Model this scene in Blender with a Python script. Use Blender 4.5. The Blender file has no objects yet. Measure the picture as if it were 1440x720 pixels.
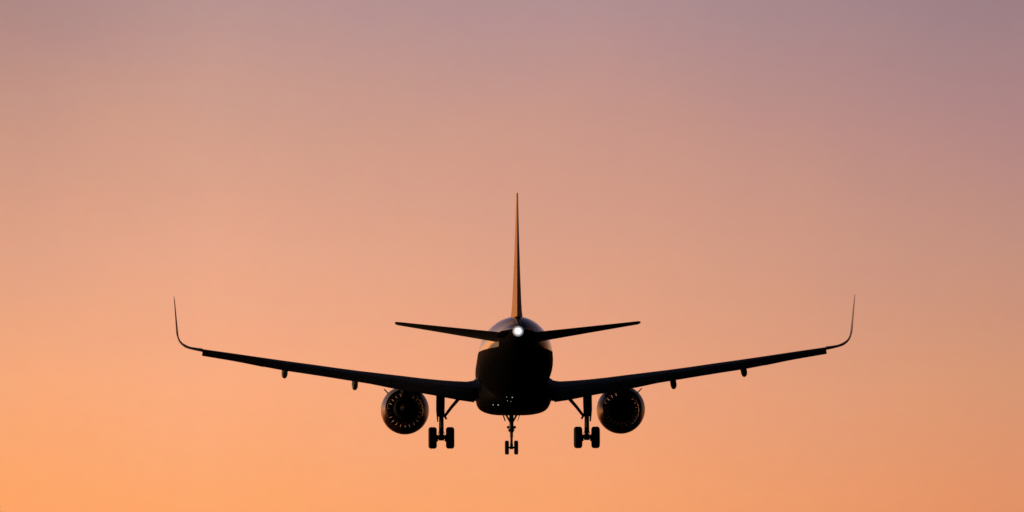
import bpy, bmesh, math, random
from mathutils import Vector, Matrix
R = math.radians
random.seed(7)
C = bpy.context.scene

# ------------------------------------------------------------------ camera
cam_d = bpy.data.cameras.new('camera'); cam = bpy.data.objects.new('camera', cam_d)
C.collection.objects.link(cam); C.camera = cam
cam_d.sensor_width = 36; cam_d.lens = 266.0
cam_d.clip_start = 1; cam_d.clip_end = 120000
cam.location = (0, 0, 1.7)
VIEW_ELEV = 6.13
cam.rotation_euler = (R(90 + VIEW_ELEV), 0, 0)

# ------------------------------------------------------------------ sky
SUN_AZ = -78.0        # degrees from the view axis (+Y); minus is towards -X
SUN_EL = 1.6
w = bpy.data.worlds.new('World'); C.world = w; w.use_nodes = True
nt = w.node_tree; nt.nodes.clear()
N = nt.nodes; L = nt.links
def lin(c):
    return tuple(((v/255)/12.92 if v/255 <= .04045 else ((v/255+.055)/1.055)**2.4) for v in c) + (1,)
def math_n(op, a, b=None, clamp=False):
    n = N.new('ShaderNodeMath'); n.operation = op; n.use_clamp = clamp
    for i, v in enumerate((a, b)):
        if v is None: continue
        if isinstance(v, (int, float)): n.inputs[i].default_value = v
        else: L.new(v, n.inputs[i])
    return n.outputs[0]
def ramp(fac, stops):
    n = N.new('ShaderNodeValToRGB'); L.new(fac, n.inputs[0]); e = n.color_ramp.elements
    n.color_ramp.interpolation = 'B_SPLINE' if False else 'LINEAR'
    while len(e) < len(stops): e.new(.5)
    for el, (p, c) in zip(e, stops): el.position = p; el.color = c
    return n.outputs[0]
def maprange(v, a, b, c=0., d=1., smooth=True):
    n = N.new('ShaderNodeMapRange'); n.interpolation_type = 'SMOOTHSTEP' if smooth else 'LINEAR'
    L.new(v, n.inputs[0])
    for i, q in enumerate((a, b, c, d)): n.inputs[1+i].default_value = q
    return n.outputs[0]
def mix(f, a, b, mode='MIX'):
    n = N.new('ShaderNodeMix'); n.data_type = 'RGBA'; n.blend_type = mode
    if isinstance(f, (int, float)): n.inputs[0].default_value = f
    else: L.new(f, n.inputs[0])
    for i, v in ((6, a), (7, b)):
        if isinstance(v, tuple): n.inputs[i].default_value = v
        else: L.new(v, n.inputs[i])
    return n.outputs[2]
tc = N.new('ShaderNodeTexCoord')
sep = N.new('ShaderNodeSeparateXYZ'); L.new(tc.outputs['Generated'], sep.inputs[0])
dx, dy, dz = sep.outputs
# soft unevenness of the dusk air
nz = N.new('ShaderNodeTexNoise'); L.new(tc.outputs['Generated'], nz.inputs['Vector'])
nz.inputs['Scale'].default_value = 60; nz.inputs['Detail'].default_value = 3; nz.inputs['Roughness'].default_value = .5
wob = math_n('MULTIPLY', math_n('SUBTRACT', nz.outputs['Fac'], .5), .007)
nf = N.new('ShaderNodeTexNoise'); L.new(tc.outputs['Generated'], nf.inputs['Vector'])
nf.inputs['Scale'].default_value = 420; nf.inputs['Detail'].default_value = 5; nf.inputs['Roughness'].default_value = .75
wob = math_n('ADD', wob, math_n('MULTIPLY', math_n('SUBTRACT', nf.outputs['Fac'], .5), .0045))
el = math_n('ADD', dz, wob)
az = N.new('ShaderNodeMath'); az.operation = 'ARCTAN2'; L.new(dx, az.inputs[0]); L.new(dy, az.inputs[1])
azr = az.outputs[0]                                    # 0 ahead, negative to the sunset side
# elevation ramps over the sines 0 .. 0.25 : warm band at the horizon turning to mauve
t_el = math_n('DIVIDE', el, .25)
def P(deg): return math.sin(R(deg))/.25
ELS = (0, 4.30, 5.16, 6.13, 7.10, 7.99, 11, 14.48)
def column(*cols): return ramp(t_el, [(P(e), lin(c)) for e, c in zip(ELS, cols)])
cA = column((255,140,62),(254,166,105),(248,170,122),(226,163,133),(204,152,133),(175,137,133),(120,106,130),(88,86,122))
cB = column((255,142,66),(254,168,109),(251,173,128),(233,168,138),(211,159,139),(186,148,144),(124,110,132),(90,88,124))
cC = column((240,134,66),(248,164,111),(240,165,126),(220,160,134),(202,151,137),(179,144,146),(118,106,132),(86,86,124))
cD = column((200,112,66),(226,147,104),(216,151,116),(197,145,127),(178,135,133),(158,128,133),(104,94,112),(78,78,104))
band = mix(maprange(azr, -.0663, -.0395, smooth=False), cA, cB)
band = mix(maprange(azr, -.0395, .0088, smooth=False), band, cC)
band = mix(maprange(azr, .0088, .0658, smooth=False), band, cD)
nv = N.new('ShaderNodeVectorMath'); nv.operation = 'SUBTRACT'; L.new(nf.outputs['Color'], nv.inputs[0]); nv.inputs[1].default_value = (.5, .5, .5)
nv2 = N.new('ShaderNodeVectorMath'); nv2.operation = 'SCALE'; L.new(nv.outputs[0], nv2.inputs[0]); nv2.inputs[3].default_value = .09
nv3 = N.new('ShaderNodeVectorMath'); nv3.operation = 'ADD'; L.new(nv2.outputs[0], nv3.inputs[0]); nv3.inputs[1].default_value = (1, 1, 1)
nv4 = N.new('ShaderNodeVectorMath'); nv4.operation = 'MULTIPLY'; L.new(band, nv4.inputs[0]); L.new(nv3.outputs[0], nv4.inputs[1])
band = nv4.outputs[0]
# brightening towards the place where the sun goes down, fading to dusk round the other side
dsun = math_n('ABSOLUTE', math_n('SUBTRACT', azr, R(-44)))
lobe = maprange(dsun, R(38), R(8))
lowe = maprange(dz, .16, .0)
glow = math_n('ADD', 1.0, math_n('MULTIPLY', math_n('MULTIPLY', lobe, lowe), 1.1))
fade_r = maprange(azr, R(4), R(22), 1., .05)
fade_l = maprange(azr, R(-110), R(-70), .015, 1.)
fade_b = maprange(azr, R(22), R(90), 1., .15)
g = math_n('MULTIPLY', math_n('MULTIPLY', glow, fade_r), math_n('MULTIPLY', fade_l, fade_b))
high = maprange(dz, .14, .35, 1., .25)
g = math_n('MULTIPLY', g, high)
gm = N.new('ShaderNodeVectorMath'); gm.operation = 'SCALE'; L.new(band, gm.inputs[0]); L.new(g, gm.inputs[3])
below = maprange(dz, -.004, .004, .0, 1.)
gm2 = N.new('ShaderNodeVectorMath'); gm2.operation = 'SCALE'; L.new(gm.outputs[0], gm2.inputs[0]); L.new(below, gm2.inputs[3])
bg_band = N.new('ShaderNodeBackground'); L.new(gm2.outputs[0], bg_band.inputs[0]); bg_band.inputs[1].default_value = 1
sky = N.new('ShaderNodeTexSky'); sky.sky_type = 'NISHITA'; sky.sun_disc = False
sky.sun_elevation = R(SUN_EL); sky.sun_rotation = R(SUN_AZ); sky.altitude = 30; sky.dust_density = 2.5
bg_sky = N.new('ShaderNodeBackground'); L.new(sky.outputs[0], bg_sky.inputs[0]); bg_sky.inputs[1].default_value = .01
mx = N.new('ShaderNodeMixShader'); L.new(maprange(dz, .2, .6), mx.inputs[0])
L.new(bg_band.outputs[0], mx.inputs[1]); L.new(bg_sky.outputs[0], mx.inputs[2])
wo = N.new('ShaderNodeOutputWorld'); L.new(mx.outputs[0], wo.inputs[0])

# ------------------------------------------------------------------ sun (almost gone) and exposure
sd = bpy.data.lights.new('sun', 'SUN'); sd.energy = 2.6; sd.angle = R(4); sd.color = (1, .55, .28)
so = bpy.data.objects.new('sun', sd); C.collection.objects.link(so)
sdir = Vector((math.sin(R(SUN_AZ))*math.cos(R(SUN_EL)), math.cos(R(SUN_AZ))*math.cos(R(SUN_EL)), math.sin(R(SUN_EL))))
so.rotation_euler = (-sdir).to_track_quat('-Z', 'Y').to_euler(); so.location = sdir*300
C.view_settings.view_transform = 'Standard'; C.view_settings.look = 'None'
C.view_settings.exposure = 0; C.view_settings.gamma = 1; C.view_settings.use_curve_mapping = False

# ------------------------------------------------------------------ materials
def new_mat(name, col, rough=.5, metal=0., spec=.5, coat=0.):
    m = bpy.data.materials.new(name); m.use_nodes = True
    b = m.node_tree.nodes['Principled BSDF']
    b.inputs['Base Color'].default_value = (*col, 1); b.inputs['Roughness'].default_value = rough
    b.inputs['Metallic'].default_value = metal; b.inputs['Specular IOR Level'].default_value = spec
    b.inputs['Coat Weight'].default_value = coat; b.inputs['Coat Roughness'].default_value = .06
    return m, b
def weather(m, b, amount=.12, scale=1.4, stretch=(1, .12, 1), rough_var=.12):
    """streaks and grime along the airflow, from the object's own coordinates"""
    t = m.node_tree; n = t.nodes; l = t.links
    tcn = n.new('ShaderNodeTexCoord'); mp = n.new('ShaderNodeMapping'); mp.inputs['Scale'].default_value = stretch
    l.new(tcn.outputs['Object'], mp.inputs[0])
    ns = n.new('ShaderNodeTexNoise'); ns.inputs['Scale'].default_value = scale; ns.inputs['Detail'].default_value = 6
    l.new(mp.outputs[0], ns.inputs['Vector'])
    col = tuple(b.inputs['Base Color'].default_value)
    mxn = n.new('ShaderNodeMix'); mxn.data_type = 'RGBA'; l.new(ns.outputs['Fac'], mxn.inputs[0])
    mxn.inputs[6].default_value = tuple(c*(1-amount*2) for c in col[:3])+(1,)
    mxn.inputs[7].default_value = tuple(min(1, c*(1+amount)) for c in col[:3])+(1,)
    r0 = b.inputs['Roughness'].default_value
    mr = n.new('ShaderNodeMapRange'); l.new(ns.outputs['Fac'], mr.inputs[0])
    mr.inputs[3].default_value = max(.03, r0-rough_var); mr.inputs[4].default_value = r0+rough_var
    l.new(mr.outputs[0], b.inputs['Roughness'])
    return mxn.outputs[2], tcn
def simple(name, col, rough=.5, metal=0., spec=.5, coat=0., **k):
    m, b = new_mat(name, col, rough, metal, spec, coat)
    c, _ = weather(m, b, **k); m.node_tree.links.new(c, b.inputs['Base Color'])
    return m
# hull: pale paint with cabin windows and skin joints, laid out in the airframe's own coordinates
def hull_paint():
    m, b = new_mat('hull_paint', (.55, .54, .55), .13, 0, .5, .6)
    c, tcn = weather(m, b, .08, 1.2, (1, .15, 1), .06)
    t = m.node_tree; n = t.nodes; l = t.links
    sp = n.new('ShaderNodeSeparateXYZ'); l.new(tcn.outputs['Object'], sp.inputs[0])
    def mm(op, a, bb=None):
        q = n.new('ShaderNodeMath'); q.operation = op
        for i, v in enumerate((a, bb)):
            if v is None: continue
            if isinstance(v, (int, float)): q.inputs[i].default_value = v
            else: l.new(v, q.inputs[i])
        return q.outputs[0]
    y, z = sp.outputs[1], sp.outputs[2]
    cell = mm('ABSOLUTE', mm('SUBTRACT', mm('FRACT', mm('DIVIDE', mm('ADD', y, 100), .533)), .5))
    win = mm('MULTIPLY', mm('LESS_THAN', cell, .215), mm('LESS_THAN', mm('ABSOLUTE', mm('SUBTRACT', z, .55)), .165))
    win = mm('MULTIPLY', win, mm('LESS_THAN', mm('ABSOLUTE', mm('SUBTRACT', y, 2.0)), 11.3))
    jo = mm('LESS_THAN', mm('ABSOLUTE', mm('SUBTRACT', mm('FRACT', mm('DIVIDE', mm('ADD', y, 100.3), 2.665)), .5)), .004)
    f = mm('MAXIMUM', win, mm('MULTIPLY', jo, .6))
    mi = n.new('ShaderNodeMix'); mi.data_type = 'RGBA'; l.new(f, mi.inputs[0]); l.new(c, mi.inputs[6]); mi.inputs[7].default_value = (.015, .016, .02, 1)
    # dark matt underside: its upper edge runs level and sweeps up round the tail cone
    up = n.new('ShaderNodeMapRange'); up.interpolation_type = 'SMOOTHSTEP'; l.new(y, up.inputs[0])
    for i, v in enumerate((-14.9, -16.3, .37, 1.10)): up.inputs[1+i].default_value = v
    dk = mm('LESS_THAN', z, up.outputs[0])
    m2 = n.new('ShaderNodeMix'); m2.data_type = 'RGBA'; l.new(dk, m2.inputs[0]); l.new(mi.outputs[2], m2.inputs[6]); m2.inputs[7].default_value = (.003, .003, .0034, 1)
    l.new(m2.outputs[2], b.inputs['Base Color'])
    wn = n.new('ShaderNodeTexNoise'); wn.inputs['Scale'].default_value = 1.9; wn.inputs['Detail'].default_value = 2; l.new(tcn.outputs['Object'], wn.inputs['Vector'])
    bp = n.new('ShaderNodeBump'); bp.inputs['Strength'].default_value = .35; bp.inputs['Distance'].default_value = .05
    l.new(wn.outputs['Fac'], bp.inputs['Height']); l.new(bp.outputs[0], b.inputs['Normal']); l.new(bp.outputs[0], b.inputs['Coat Normal'])
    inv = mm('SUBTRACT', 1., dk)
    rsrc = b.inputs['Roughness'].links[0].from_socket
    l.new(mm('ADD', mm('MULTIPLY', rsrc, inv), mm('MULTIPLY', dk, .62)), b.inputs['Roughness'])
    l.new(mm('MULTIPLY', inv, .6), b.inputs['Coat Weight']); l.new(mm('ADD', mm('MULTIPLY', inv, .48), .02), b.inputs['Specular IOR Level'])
    return m
def cowl_paint():
    """sky reflection painted into the cowl colour: pale above the engine's centreline, dark below"""
    m, b = new_mat('cowl_paint', (.21, .21, .20), .24, 0, .16)
    c, tcn = weather(m, b, .15, 1.6, (1, .3, 1), .06)
    n = m.node_tree.nodes; l = m.node_tree.links
    sp = n.new('ShaderNodeSeparateXYZ'); l.new(tcn.outputs['Object'], sp.inputs[0])
    q = n.new('ShaderNodeMath'); q.operation = 'LESS_THAN'; l.new(sp.outputs[2], q.inputs[0]); q.inputs[1].default_value = -2.22
    mi = n.new('ShaderNodeMix'); mi.data_type = 'RGBA'; l.new(q.outputs[0], mi.inputs[0]); l.new(c, mi.inputs[6]); mi.inputs[7].default_value = (.02, .007, .006, 1)  # dark lower half painted in where the ground would reflect
    l.new(mi.outputs[2], b.inputs['Base Color'])
    return m
M = {}
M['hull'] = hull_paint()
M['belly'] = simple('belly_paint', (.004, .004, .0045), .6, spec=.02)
M['wing'] = simple('wing_paint', (.16, .16, .18), .42, spec=.3, stretch=(.12, 1, 1))
M['fin'] = simple('fin_paint', (.62, .34, .165), .5, spec=.06, stretch=(1, .2, .5))
M['cowl'] = cowl_paint()
M['liner'] = simple('duct_liner', (.014, .014, .015), .5, spec=.2)
M['hot'] = simple('exhaust_metal', (.007, .0065, .0065), .5, metal=.0, spec=.05)
M['blade'] = simple('blade_metal', (.30, .30, .31), .3, metal=.7)
M['steel'] = simple('gear_steel', (.05, .05, .055), .5, spec=.25)
M['rubber'] = simple('tyre_rubber', (.018, .018, .019), .75, spec=.25)
M['chrome'] = simple('oleo_chrome', (.5, .5, .5), .25, metal=1)
M['dark'] = simple('seal_black', (.02, .02, .02), .6)
def emissive(name, col, s):
    m, b = new_mat(name, (.8, .8, .8), .2)
    b.inputs['Emission Color'].default_value = (*col, 1); b.inputs['Emission Strength'].default_value = s
    return m
M['tail_lamp'] = emissive('tail_lamp_glass', (1, .99, .97), 3.2)
M['glare'] = emissive('glare_glow', (.9, .93, 1), .33)  # glow of the added rings that imitate the tail light's glare
M['glare_rim'] = emissive('glare_rim_glow', (.9, .93, 1), .055)
M['spark'] = emissive('glint_glow', (.95, 1, .93), .5)  # glow of the added belly glints, no real lamps
M['glass'] = simple('lamp_glass', (.1, .1, .1), .1)

# ------------------------------------------------------------------ mesh helpers.  Airframe axes: X right, Y forward, Z up; S = metres aft of the nose
Y0 = 18.0
def V(x, s, z): return Vector((x, Y0 - s, z))
def link(name, bm, mat, parent, sharp=32):
    bmesh.ops.remove_doubles(bm, verts=bm.verts, dist=1e-5)
    bmesh.ops.recalc_face_normals(bm, faces=bm.faces)
    me = bpy.data.meshes.new(name); bm.to_mesh(me); bm.free()
    me.shade_smooth(); me.set_sharp_from_angle(angle=R(sharp))
    me.materials.append(mat)
    o = bpy.data.objects.new(name, me); C.collection.objects.link(o); o.parent = parent
    return o
def loft(bm, rings, cap=True, closed=True):
    vs = [[bm.verts.new(p) for p in r] for r in rings]
    n = len(rings[0])
    for a, b in zip(vs, vs[1:]):
        for i in range(n if closed else n-1):
            j = (i+1) % n
            try: bm.faces.new((a[i], a[j], b[j], b[i]))
            except ValueError: pass
    if cap:
        for r in (vs[0], vs[-1]):
            try: bm.faces.new(r)
            except ValueError: pass
    return vs
def tube(bm, pts, rad, n=14):
    pts = [Vector(p) for p in pts]; rings = []
    if isinstance(rad, (int, float)): rad = [rad]*len(pts)
    d = (pts[-1]-pts[0]).normalized()
    u = d.orthogonal().normalized(); v = d.cross(u)
    for p, r in zip(pts, rad):
        rings.append([p + (u*math.cos(2*math.pi*k/n)+v*math.sin(2*math.pi*k/n))*r for k in range(n)])
    loft(bm, rings)
def lathe(bm, prof, c, axis, n=48, cap=False):
    """prof: (along axis, radius)"""
    axis = Vector(axis).normalized(); u = axis.orthogonal().normalized(); v = axis.cross(u); c = Vector(c)
    rings = [[c+axis*a+(u*math.cos(2*math.pi*k/n)+v*math.sin(2*math.pi*k/n))*max(r, 1e-4) for k in range(n)] for a, r in prof]
    loft(bm, rings, cap)
def slab(bm, quad, t):
    """thin plate from a flat outline, with thickness t"""
    q = [Vector(p) for p in quad]
    nrm = (q[1]-q[0]).cross(q[2]-q[0]).normalized()*t/2
    loft(bm, [[p+nrm for p in q], [p-nrm for p in q]])
def interp(tab, x):
    if x <= tab[0][0]: return tab[0][1]
    for (a, va), (b, vb) in zip(tab, tab[1:]):
        if x <= b: return va+(vb-va)*(x-a)/(b-a)
    return tab[-1][1]
def smooth(tab, x):
    """monotone-ish cubic through the table"""
    n = len(tab)
    if x <= tab[0][0]: return tab[0][1]
    if x >= tab[-1][0]: return tab[-1][1]
    for i in range(n-1):
        if x <= tab[i+1][0]: break
    def sl(k):
        if k == 0 or k == n-1: 
            k0 = max(k-1, 0); k1 = min(k+1, n-1)
            return (tab[k1][1]-tab[k0][1])/(tab[k1][0]-tab[k0][0])
        a = (tab[k][1]-tab[k-1][1])/(tab[k][0]-tab[k-1][0]); b = (tab[k+1][1]-tab[k][1])/(tab[k+1][0]-tab[k][0])
        return 0 if a*b <= 0 else 2*a*b/(a+b)
    h = tab[i+1][0]-tab[i][0]; t = (x-tab[i][0])/h
    return ((2*t**3-3*t*t+1)*tab[i][1] + (t**3-2*t*t+t)*h*sl(i) + (-2*t**3+3*t*t)*tab[i+1][1] + (t**3-t*t)*h*sl(i+1))
def foil(tc, up=.58, x1=1.0, te=.004, n=14, camber=0.):
    """closed airfoil outline, unit chord: list of (x, y) from the trailing edge over the top to the nose and back below"""
    def yt(x): return 5*tc*(.2969*math.sqrt(x)-.1260*x-.3516*x*x+.2843*x**3-.1036*x**4)
    xs = [x1*(1-math.cos(math.pi*k/n))/2 for k in range(n+1)]
    top = [(x, 2*up*yt(x)+te*x+camber*4*x*(1-x)) for x in reversed(xs)]
    bot = [(x, -2*(1-up)*yt(x)-te*x+camber*4*x*(1-x)) for x in xs[1:]]
    return top+bot
def section(x, s_le, z_le, chord, tc, inc=0., nrm=(0, 1), side=1, up=.58, x1=1.0, te=.004, droop=0., n=14):
    """airfoil ring in the airframe.  inc > 0 is nose up; nrm = (x, z) thickness direction"""
    out = []
    for u, t in foil(tc, up, x1, te, n):
        if droop and u < .16: t -= droop*(.16-u)/.16
        a = u*chord; h = t*chord
        da = a*math.cos(inc)+h*math.sin(inc); dh = -a*math.sin(inc)+h*math.cos(inc)
        out.append(V(side*(x+nrm[0]*dh), s_le+da, z_le+nrm[1]*dh))
    return out

# ------------------------------------------------------------------ ground
bm = bmesh.new()
g = 60000
loft(bm, [[Vector((-g, -g, 0)), Vector((g, -g, 0))], [Vector((-g, g, 0)), Vector((g, g, 0))]], cap=False, closed=False)
gmat, gb = new_mat('dusk_field', (.035, .04, .025), .95, spec=.05)
gc, _ = weather(gmat, gb, .2, .02, (1, 1, 1), .03); gmat.node_tree.links.new(gc, gb.inputs['Base Color'])
ground = link('ground', bm, gmat, None)
ground['kind'] = 'structure'; ground['label'] = 'dark open field below the approaching jet'; ground['category'] = 'ground'

# ------------------------------------------------------------------ the airliner
DIST = 400.0
PLANE_EL = 5.30
plane = bpy.data.objects.new('passenger_jet', None); C.collection.objects.link(plane)
plane.empty_display_size = 3
plane.location = (.10, DIST*math.cos(R(PLANE_EL)), 1.7+DIST*math.sin(R(PLANE_EL)))
plane.rotation_euler = (R(3.0), R(-.24), R(.61))
plane['label'] = 'dark twin-engine passenger jet flying away with landing gear lowered and white tail light'
plane['category'] = 'airplane'

# fuselage
TOP = [(0,-.55),(.3,-.12),(1,.38),(2,.98),(3,1.52),(4,1.86),(5.5,2.05),(7,2.07),(24,2.07),(28,2.06),(30,2.03),(32,1.96),(34,1.83),(36,1.56),(37,1.33),(37.5,1.18)]
BOT = [(0,-.55),(.3,-1.0),(1,-1.45),(2,-1.75),(3,-1.92),(4,-2.02),(5.5,-2.07),(23.5,-2.07),(25,-1.98),(26,-1.83),(28,-1.42),(30,-.95),(32,-.47),(34,.0),(36,.46),(37,.66),(37.5,.76)]
WID = [(0,.02),(.3,.46),(1,.92),(2,1.33),(3,1.62),(4,1.82),(5.5,1.95),(7,1.975),(23.5,1.975),(26,1.93),(28,1.80),(30,1.58),(32,1.27),(34,.90),(36,.50),(37,.29),(37.5,.19)]
def hull_ring(s, n=56, grow=0.):
    zt, zb, hw = smooth(TOP, s)+grow, smooth(BOT, s)-grow, smooth(WID, s)+grow
    zc = zt-(zt-zb)*(.5 if s < 24 else .5-.06*min(1, (s-24)/8))
    r = []
    for k in range(n):
        a = 2*math.pi*k/n
        h = math.sin(a)
        r.append(V(hw*math.cos(a), s, zc+(h*(zt-zc) if h > 0 else h*(zc-zb))))
    return r
sts = [.02,.12,.3,.6,1,1.5,2,2.5,3,3.5,4,4.75,5.5,6.25,7]+[7+i*1.03 for i in range(1,17)]+[24+i*.5 for i in range(0,27)]+[37.25,37.5]
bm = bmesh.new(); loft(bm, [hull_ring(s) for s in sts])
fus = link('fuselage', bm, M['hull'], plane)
# flight-deck glazing
bm = bmesh.new()
for k0, k1 in ((6,9),(9,12),(12,14),(14,16),(16,19),(19,22)):
    q = []
    for s, k in ((1.75,k0+.2),(1.75,k1-.2),(2.75,k1-.2),(2.75,k0+.2)):
        r = hull_ring(s + (.35 if k in (k0,) else 0)*0, 56, .012)
        i = int(k); f = k-i
        q.append(r[i]*(1-f)+r[i+1]*f)
    slab(bm, q, .012)
link('windscreen', bm, M['glass'], fus)
# auxiliary power outlet ring at the very end
bm = bmesh.new()
lathe(bm, [(0,.18),(.10,.17),(.12,.14),(-.15,.12),(-.15,.02)], V(0,37.5,.97), (0,-1,0), 28)
outlet = link('exhaust_outlet', bm, M['hot'], plane)
bm = bmesh.new()
bmesh.ops.create_uvsphere(bm, u_segments=24, v_segments=14, radius=.145, matrix=Matrix.Translation(V(0,37.72,.95)))
tl = link('tail_light', bm, M['tail_lamp'], plane); tl['label'] = 'glaring white tail light'
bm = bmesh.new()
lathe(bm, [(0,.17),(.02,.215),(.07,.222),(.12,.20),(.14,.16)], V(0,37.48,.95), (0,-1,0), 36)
link('glare_ring', bm, M['glare'], tl)  # added glowing ring, stands in for the tail light's glare
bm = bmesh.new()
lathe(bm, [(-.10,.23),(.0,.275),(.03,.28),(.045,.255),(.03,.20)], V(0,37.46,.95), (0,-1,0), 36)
link('glare_ring_outer', bm, M['glare_rim'], tl)  # wider, dimmer glowing ring added to soften the glare's edge
# blade aerials
for s, zt, d in ((9.5, 2.07, 1), (15.5, 2.07, 1), (12.0, -2.02, -1)):
    bm = bmesh.new()
    rings = []
    for h, c, off in ((-.05,.42,0),(.18,.34,.08),(.34,.22,.18),(.37,.1,.26)):
        rings.append([V(p[1]*c*1.0, s+off+p[0]*c, zt+d*h) for p in foil(.12, .5, n=6)])
    loft(bm, rings); link('aerial', bm, M['hull'], fus)

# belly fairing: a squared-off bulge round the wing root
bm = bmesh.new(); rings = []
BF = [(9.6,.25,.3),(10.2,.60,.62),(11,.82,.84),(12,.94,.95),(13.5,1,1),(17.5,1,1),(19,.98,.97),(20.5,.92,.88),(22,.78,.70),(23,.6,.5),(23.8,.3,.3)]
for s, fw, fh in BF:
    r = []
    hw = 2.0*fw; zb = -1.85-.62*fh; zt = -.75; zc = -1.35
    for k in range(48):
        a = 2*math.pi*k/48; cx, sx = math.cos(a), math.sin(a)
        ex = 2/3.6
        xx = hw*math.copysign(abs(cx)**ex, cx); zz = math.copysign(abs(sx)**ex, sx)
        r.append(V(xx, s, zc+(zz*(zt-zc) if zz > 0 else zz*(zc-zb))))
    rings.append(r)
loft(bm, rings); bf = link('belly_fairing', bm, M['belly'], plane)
# belly glints imitated by added glowing beads, set into fairing and fuselage skin
from mathutils.bvhtree import BVHTree
skins = [(o, BVHTree.FromPolygons([v.co[:] for v in o.data.vertices], [p.vertices[:] for p in o.data.polygons])) for o in (bf, fus)]
for x, z, r in ((-1.13,-2.20,.026),(-.87,-2.20,.030),(-.17,-1.80,.026),(-.46,-1.78,.018),(-.40,-1.99,.018),(-.22,-2.02,.014)):
    hits = [(sk[1].ray_cast(Vector((x, Y0-36, z-.04*14)), Vector((0, 1, .04)).normalized()), sk[0]) for sk in skins]
    hits = [h for h in hits if h[0][0] is not None]
    if not hits: continue
    (hit, nrm, _, _), skin = min(hits, key=lambda h: h[0][3])
    bm = bmesh.new()
    bmesh.ops.create_uvsphere(bm, u_segments=12, v_segments=8, radius=r, matrix=Matrix.Translation(hit+nrm*r*.4))
    link('belly_glint', bm, M['spark'], skin)

# wings
LE = [(1.2,11.6),(2.0,12.0),(6.4,14.27),(16.4,19.42)]
TE = [(1.2,19.0),(2.0,19.0),(6.4,18.55),(16.4,21.2)]
ZU = [(1.2,-.70),(2.2,-.72),(4.35,-.61),(5.5,-.48),(7.15,-.305),(8.62,-.15),(10.6,.10),(12.15,.29),(14.6,.61),(16.4,.84)]
ZL = [(1.2,-2.1),(2.2,-2.0),(4.35,-1.60),(6.4,-1.24),(7.15,-1.08),(8.62,-.85),(10.6,-.55),(12.15,-.33),(14.6,.13),(16.4,.42)]
TC = [(1.2,.15),(2.2,.148),(6.4,.118),(10.6,.11),(16.4,.10)]
INC = [(1.2,R(3.6)),(6.4,R(3.0)),(16.4,R(2.0))]
def wing_le(x):
    c = interp(TE,x)-interp(LE,x); inc = interp(INC,x)
    crest = 1.16*interp(TC,x)*.5*c
    return interp(LE,x), smooth(ZU,x)-crest+.33*c*math.sin(inc), c, inc
def nrm_at(x):
    d = (smooth(ZU,x+.2)-smooth(ZU,x-.2))/.4; l = math.hypot(1,d); return (-d/l, 1/l)
SH = [  # wing tip and blended winglet: x, z, leading edge S, chord, thickness ratio
    (16.40,.80,19.42,1.78,.10),(16.75,.845,19.62,1.68,.09),(17.05,.90,19.82,1.58,.08),(17.27,.975,20.02,1.47,.07),(17.45,1.09,20.24,1.36,.062),
    (17.57,1.23,20.45,1.27,.056),(17.64,1.40,20.66,1.18,.052),(17.68,1.60,20.87,1.10,.05),(17.705,2.0,21.22,.97,.048),
    (17.735,2.5,21.62,.82,.046),(17.765,3.0,22.02,.66,.045),(17.785,3.3,22.28,.52,.042),(17.795,3.45,22.48,.36,.04),(17.80,3.49,22.62,.22,.03)]
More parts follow.
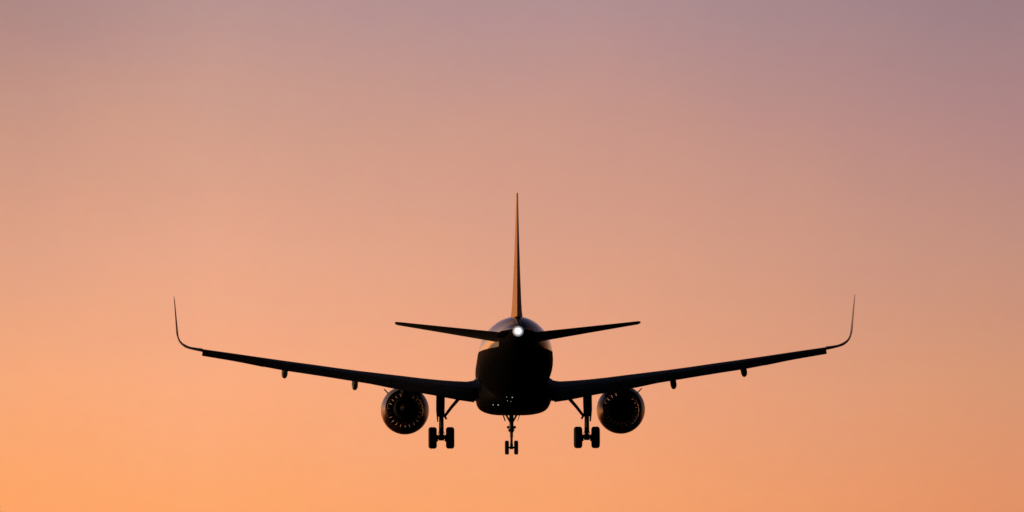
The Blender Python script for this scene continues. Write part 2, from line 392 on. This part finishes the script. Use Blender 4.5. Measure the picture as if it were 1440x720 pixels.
for side in (-1, 1):
    bm = bmesh.new(); rings = []
    # fillet then wing box, cut off where the flaps and ailerons begin
    for x in (1.3,1.75,1.95,2.15,2.5,3.2,4.0,5.0,6.0,6.4,7.2,8.2,9.4,10.6,11.8,13.0,14.0,15.2,16.38):
        s, z, c, inc = wing_le(x); tc = interp(TC,x)
        if x < 2.4: z += .30*max(0,(2.3-x)/.6)**2; tc *= 1+.25*max(0,(2.3-x)/.6)
        rings.append(section(x, s, z, c, tc, inc, nrm_at(x), side, x1=.79, droop=.03))
    loft(bm, rings)
    wing = link('wing', bm, M['wing'], plane)
    # inboard flap, outboard flap, aileron
    for nm, xa, xb, k in (('flap',2.12,6.42,0),('flap',6.38,13.12,1),('aileron',13.13,16.36,2)):
        bm = bmesh.new(); rings = []
        m = 7
        for i in range(m):
            x = xa+(xb-xa)*i/(m-1)
            s, z, c, inc = wing_le(x)
            fr = .77 if k < 2 else .76
            ls = s+fr*c*math.cos(inc); lz = z-fr*c*math.sin(inc)+(.012*c if k < 2 else .025*c)
            tz = smooth(ZL,x)+.02
            te = interp(TE,x)+(.62 if k == 0 else .50 if k == 1 else .05)
            fc = math.hypot(te-ls, lz-tz); fi = math.atan2(lz-tz, te-ls)
            rings.append(section(x, ls, lz, fc, .17 if k < 2 else .2, fi, nrm_at(x), side, up=.62, n=10))
        loft(bm, rings); link(nm, bm, M['wing'], wing)
    # leading-edge slats
    for xa, xb in ((2.4,5.0),(6.5,11.3),(11.36,16.1)):
        bm = bmesh.new(); rings = []
        for i in range(6):
            x = xa+(xb-xa)*i/5; s, z, c, inc = wing_le(x)
            rings.append(section(x, s-.055*c, z-.055*c, .17*c, .30, inc-R(20), nrm_at(x), side, up=.8, n=8))
        loft(bm, rings); link('slat', bm, M['wing'], wing)
    # blended winglet
    bm = bmesh.new(); rings = []
    for i, (x, z, s, c, tc) in enumerate(SH):
        a = SH[max(i-1,0)]; b = SH[min(i+1,len(SH)-1)]
        d = Vector((b[0]-a[0], b[1]-a[1])).normalized()
        rings.append(section(x, s, z, c, tc*(1.0 if i < 3 else 1.35 if i < 7 else 1.9), R(1.6)*max(0,1-i/4), (-d[1], d[0]), side, up=.5, n=10))
    loft(bm, rings); link('winglet', bm, M['wing'], wing)
    # flap track fairings
    for x, zend, wd in ((8.40,-1.36,.165),(12.08,-.76,.165)):
        s, z, c, inc = wing_le(x)
        te = interp(TE,x)
        prof = [(.34*c, -.02, .02, .02),(.42*c, -.10, .07, .10),(.55*c, -.17, .13, .17),(.70*c, -.25, wd, .22),(.82*c, -.36, wd, .24)]
        rings = []
        for a, dz_, hw, hh in prof: rings.append((s+a, z-a*math.sin(inc)+dz_, hw, hh))
        s1 = te+.45; base = rings[-1]
        zt = zend+.20
        for f, q in ((.35,1),(.7,1.0),(.9,.92),(1,.75),(1.04,.45),(1.055,.12)):
            rings.append((base[0]+(s1-base[0])*f, base[1]+(zt-base[1])*min(f,1.0), wd*q, .22*q))
        bm = bmesh.new()
        loft(bm, [[V(side*(x+hw*math.cos(2*math.pi*k/18)), ss, zz+hh*math.sin(2*math.pi*k/18)) for k in range(18)] for ss, zz, hw, hh in rings])
        link('flap_track_fairing', bm, M['wing'], wing)

# tail fin and rudder
FIN = [(1.55,28.2,7.55),(1.80,28.7,7.05),(1.95,29.0,6.75),(2.25,29.75,5.95),(2.7,30.35,5.45),(4,31.45,4.55),(5.5,32.72,3.55),(7,33.98,2.62),(7.75,34.62,2.12),(7.95,34.9,1.80),(8.01,35.3,1.2)]
def fin_ring(z, s, c, x0, x1, n=10):
    tc = .086 - .042*max(0,(z-2.2))/5.8
    if z < 2.2: tc += .010*(2.2-z)
    if z > 7.8: tc *= 1.15
    P_ = [(u,t) for u,t in foil(tc, .5, n=40)]
    up = sorted([p for p in P_[:41] if x0 <= p[0] <= x1])
    us = [x0+(x1-x0)*i/n for i in range(n+1)]
    def th(u):
        for (a,ta),(b,tb) in zip(sorted(P_[:41]), sorted(P_[:41])[1:]):
            if a <= u <= b: return ta+(tb-ta)*(u-a)/max(1e-9,b-a)
        return 0
    if x0 == 0: us = [x1*(1-math.cos(math.pi/2*i/n)) for i in range(n+1)]
    right = [V(th(u)*c, s+u*c, z) for u in us]; left = [V(-th(u)*c, s+u*c, z) for u in reversed(us)]
    return right+left
bm = bmesh.new(); loft(bm, [fin_ring(z,s,c,0,.70) for z,s,c in FIN]); fin = link('tail_fin', bm, M['fin'], plane)
bm = bmesh.new(); loft(bm, [fin_ring(z,s,c,.705,1.0) for z,s,c in FIN if 1.7 < z < 7.97]); link('rudder', bm, M['fin'], fin)

# tailplane
for side in (-1, 1):
    def hring(x, x0, x1, n=10):
        f = (x-.4)/5.8
        s = 31.75+(x-.4)*.60; c = 4.25+(1.36-4.25)*f
        z = .775+(x-.4)*.117
        tc = .105-.02*f
        if x > 6.1: c *= .8; s += .25; tc *= .55
        inc = R(-2.6)
        pts = []
        us = [x0+(x1-x0)*i/n for i in range(n+1)] if x0 else [x1*(1-math.cos(math.pi/2*i/n)) for i in range(n+1)]
        def yt(u): return 5*tc*(.2969*math.sqrt(u)-.1260*u-.3516*u*u+.2843*u**3-.1036*u**4)+.003
        for u, sg in [(u,1) for u in us]+[(u,-1) for u in reversed(us)]:
            a = (u-.4)*c; h = sg*yt(u)*c
            pts.append(V(side*(x-h*.11), s+.4*c+a*math.cos(inc)+h*math.sin(inc), z-a*math.sin(inc)+h*math.cos(inc)))
        return pts
    bm = bmesh.new(); loft(bm, [hring(x,0,.70) for x in (.35,1.2,2.4,3.6,4.8,5.7,6.08,6.2)])
    ht = link('tailplane', bm, M['wing'], plane)
    bm = bmesh.new(); loft(bm, [hring(x,.705,1.0) for x in (1.0,2.4,3.6,4.8,5.9)])
    link('elevator', bm, M['wing'], ht)

# engines
EX, EZ = 5.785, -2.15
for side in (-1, 1):
    c0 = V(side*EX, 10.6, EZ); ax = (0,-1,0)
    bm = bmesh.new()
    outer = [(0.0,1.02),(.02,1.07),(.10,1.13),(.35,1.205),(.8,1.262),(1.4,1.288),(2.0,1.29),(2.7,1.27),(3.3,1.225),(3.9,1.15),(4.4,1.075),(4.62,1.035)]
    inner = [(4.63,1.015),(4.4,1.03),(3.8,1.06),(3.0,1.06),(2.2,1.03),(1.5,.99),(1.0,.97),(.5,.95),(.2,.96),(.05,.99),(0,1.02)]
    lathe(bm, outer+inner, c0, ax, 72)
    eng = link('jet_engine', bm, M['cowl'], plane, 40)
    # duct liner just inside the cowl
    bm = bmesh.new()
    lathe(bm, [(4.58,1.010),(4.3,1.026),(3.8,1.052),(3.0,1.052),(2.2,1.022),(1.5,.982)], c0, ax, 64); link('duct_liner', bm, M['liner'], eng)
    # core cowl, nozzle and plug
    bm = bmesh.new()
    lathe(bm, [(1.55,.30),(1.9,.50),(2.6,.62),(3.4,.70),(4.3,.68),(5.0,.58),(5.55,.48),(5.56,.45),(5.1,.46),(4.9,.40)], c0, ax, 48)
    link('core_cowl', bm, M['hot'], eng)
    bm = bmesh.new()
    lathe(bm, [(4.9,.40),(5.3,.33),(5.8,.20),(6.2,.06),(6.25,.0)], c0, ax, 36); link('exhaust_cone', bm, M['hot'], eng)
    # fan: spinner and twisted blades
    bm = bmesh.new()
    lathe(bm, [(.75,.0),(.85,.10),(1.1,.22),(1.5,.30),(1.6,.30)], c0, ax, 32)
    for k in range(22):
        a = 2*math.pi*k/22; er = Vector((math.cos(a),0,math.sin(a))); et = Vector((-math.sin(a),0,math.cos(a)))
        ra = []
        for r, st, ch in ((.28,R(24),.30),(.5,R(42),.38),(.70,R(52),.285),(.80,R(55),.272),(.90,R(57),.30),(.965,R(60),.33)):
            cc = c0+Vector((0,-1.35,0))+er*r
            d = Vector((0,-1,0))*math.cos(st)+et*math.sin(st); nn = d.cross(er).normalized()
            ra.append([cc-d*ch/2, cc+nn*.012, cc+d*ch/2, cc-nn*.012])
        loft(bm, ra)
    link('fan', bm, M['blade'], eng)
    # ring of outlet guide vanes
    bm = bmesh.new()
    for k in range(46):
        a = 2*math.pi*(k+.3)/46; er = Vector((math.cos(a),0,math.sin(a))); et = Vector((-math.sin(a),0,math.cos(a)))
        ra = []
        for r in (.56,.80,1.05):
            cc = c0+Vector((0,-2.35,0))+er*r; st = R(-3)
            d = Vector((0,-1,0))*math.cos(st)+et*math.sin(st); nn = d.cross(er).normalized()
            ra.append([cc-d*.125, cc+nn*.011, cc+d*.125, cc-nn*.011])
        loft(bm, ra)
    link('guide_vane_ring', bm, M['blade'], eng)
    # pylon
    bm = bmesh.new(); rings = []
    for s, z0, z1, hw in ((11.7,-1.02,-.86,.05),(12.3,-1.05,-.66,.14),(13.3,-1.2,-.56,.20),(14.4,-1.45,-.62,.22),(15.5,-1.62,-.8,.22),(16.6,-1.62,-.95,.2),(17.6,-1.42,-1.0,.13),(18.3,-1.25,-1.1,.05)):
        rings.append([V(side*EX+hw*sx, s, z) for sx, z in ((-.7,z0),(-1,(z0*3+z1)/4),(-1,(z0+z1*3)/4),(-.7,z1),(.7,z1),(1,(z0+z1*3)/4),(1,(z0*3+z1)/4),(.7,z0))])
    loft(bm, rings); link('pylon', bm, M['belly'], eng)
    # strakes
    for sg in (1, -1):
        a = R(45); er = Vector((side*sg*math.cos(a),0,math.sin(a)))
        b0 = c0+er*1.24
        bm = bmesh.new(); slab(bm, [b0+Vector((0,-1.3,0)), b0+er*.16+Vector((0,-1.9,0)), b0+er*.33+Vector((0,-2.4,0)), b0+er*.33+Vector((0,-2.55,0)), b0+Vector((0,-2.6,0))], .055)
        if sg == 1: link('strake', bm, M['cowl'], eng)
        else: bm.free()

# wheels
def wheel(name, c, r, wd, parent, hub=.5):
    bm = bmesh.new(); h = wd/2; e = .32*wd
    prof = [(-h*.72,hub*r*.2),(-h*.72,hub*r*.9),(-h*.92,hub*r),(-h,r*.72)]
    for k in range(0,6):
        t = math.pi/2*k/5; prof.append((-h+e*(1-math.cos(t)), r-e*(1-math.sin(t))))
    for gq in (-.22, 0, .22):
        prof += [(gq*wd-.012, r),(gq*wd-.008, r-.012),(gq*wd+.008, r-.012),(gq*wd+.012, r)]
    prof = prof + [(-a, q) for a, q in reversed(prof[:10])]
    lathe(bm, prof, c, (1,0,0), 40, cap=True)
    o = link(name, bm, M['rubber'], parent)
    return o
# main gear
GX, GS, GZ = 3.845, 17.75, -3.80
for side in (-1, 1):
    gx = side*GX
    bm = bmesh.new()
    tube(bm, [V(gx,17.55,-1.05), V(gx,17.62,-2.0), V(gx,17.66,-2.62)], [.20,.19,.175], 20)      # outer cylinder
    tube(bm, [V(gx,17.66,-2.60), V(gx,17.67,-2.68)], [.19,.15], 20)
    tube(bm, [V(gx,17.67,-2.66), V(gx,GS,GZ+.02)], [.118,.112], 18)                                # sliding tube
    tube(bm, [V(gx,GS,GZ+.17), V(gx,GS,GZ-.14)], [.15,.15], 18)
    tube(bm, [V(gx-.62,GS,GZ), V(gx+.62,GS,GZ)], [.075,.075], 16)                                   # axle
    for sg in (-1, 1):
        tube(bm, [V(gx+sg*.17,GS,GZ-.02), V(gx+sg*.30,GS,GZ-.02)], [.17,.20], 18)                   # brake packs
        tube(bm, [V(gx+sg*.09,GS+.1,GZ+.12), V(gx+sg*.24,GS+.05,GZ+.09)], [.03,.03], 8)             # hoses
        tube(bm, [V(gx+sg*.10,17.9,-2.62), V(gx+sg*.11,GS+.14,GZ+.34), V(gx+sg*.17,GS+.1,GZ+.18)], [.022,.02,.02], 8)
    # torque links behind the tube
    tube(bm, [V(gx,17.74,-2.68), V(gx,18.22,-3.12)], [.07,.035], 10); tube(bm, [V(gx,18.22,-3.12), V(gx,17.88,-3.62)], [.035,.065], 10)
    gear = link('main_landing_gear', bm, M['steel'], plane)
    bm = bmesh.new()
    tube(bm, [V(side*(GX-.14),17.66,-2.70), V(side*(GX-.55),17.58,-2.16), V(side*(GX-.98),17.5,-1.66), V(side*(GX-1.12),17.5,-1.45)], [.075,.085,.10,.14], 14)
    tube(bm, [V(side*(GX-.10),17.66,-2.52), V(side*(GX-.28),17.66,-2.82)], [.07,.05], 10)
    link('side_brace', bm, M['steel'], gear)
    for sg in (-1, 1): wheel('wheel', V(gx+sg*.463,GS,GZ), .575, .45, gear)
    # leg door, carried on the outboard side of the leg
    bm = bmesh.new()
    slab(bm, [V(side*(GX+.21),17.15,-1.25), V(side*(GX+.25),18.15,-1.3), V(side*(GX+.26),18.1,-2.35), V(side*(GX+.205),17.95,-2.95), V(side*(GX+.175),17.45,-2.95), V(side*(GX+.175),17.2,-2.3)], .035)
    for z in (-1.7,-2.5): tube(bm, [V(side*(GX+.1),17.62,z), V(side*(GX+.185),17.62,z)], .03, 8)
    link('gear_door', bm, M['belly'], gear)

# nose gear
NS, NZ = 5.1, -3.955
bm = bmesh.new()
tube(bm, [V(0,5.0,-1.9), V(0,5.03,-2.95)], [.125,.115], 18)
tube(bm, [V(0,5.03,-2.93), V(0,5.04,-3.12)], [.145,.12], 18)
tube(bm, [V(0,5.04,-3.10), V(0,5.09,-3.40)], [.088,.084], 16); tube(bm, [V(0,5.09,-3.38), V(0,NS,NZ+.05)], [.07,.07], 16)
tube(bm, [V(0,NS,NZ+.2), V(0,NS,NZ-.09)], [.08,.10], 14)
tube(bm, [V(-.3,NS,NZ), V(.3,NS,NZ)], [.05,.05], 12)
tube(bm, [V(0,5.14,-3.12), V(0,5.42,-3.42)], [.06,.035], 10); tube(bm, [V(0,5.42,-3.42), V(0,5.17,-3.78)], [.035,.06], 10)
for sg in (-1, 1):
    tube(bm, [V(sg*.07,5.1,-2.55), V(sg*.36,5.15,-2.05)], [.055,.05], 10)            # drag struts
    tube(bm, [V(sg*.10,5.1,-2.98), V(sg*.155,5.1,-3.02)], [.05,.05], 10)
tube(bm, [V(-.19,4.93,-2.84), V(.19,4.93,-2.84)], [.028,.028], 10)
tube(bm, [V(-.14,5.05,-3.08), V(-.08,5.05,-2.95)], [.055,.055], 10)
ng = link('nose_landing_gear', bm, M['steel'], plane)
for sg in (-1, 1):
    wheel('wheel', V(sg*.252,NS,NZ), .385, .225, ng)
    bm = bmesh.new(); lathe(bm, [(-.08,.03),(-.04,.078),(.05,.082),(.055,.07)], V(sg*.175,4.93,-2.84), (0,1,0), 20, cap=True); link('taxi_light', bm, M['glass'], ng)
    bm = bmesh.new()
    rings = []
    for s0 in (4.3, 5.9):
        rings.append([V(sg*x, s0, z) for x, z in ((.43,-2.0),(.465,-2.10),(.45,-2.24),(.40,-2.38),(.355,-2.50),(.325,-2.49),(.365,-2.37),(.41,-2.23),(.425,-2.11),(.39,-2.0))])
    loft(bm, rings); link('gear_door', bm, M['belly'], ng)
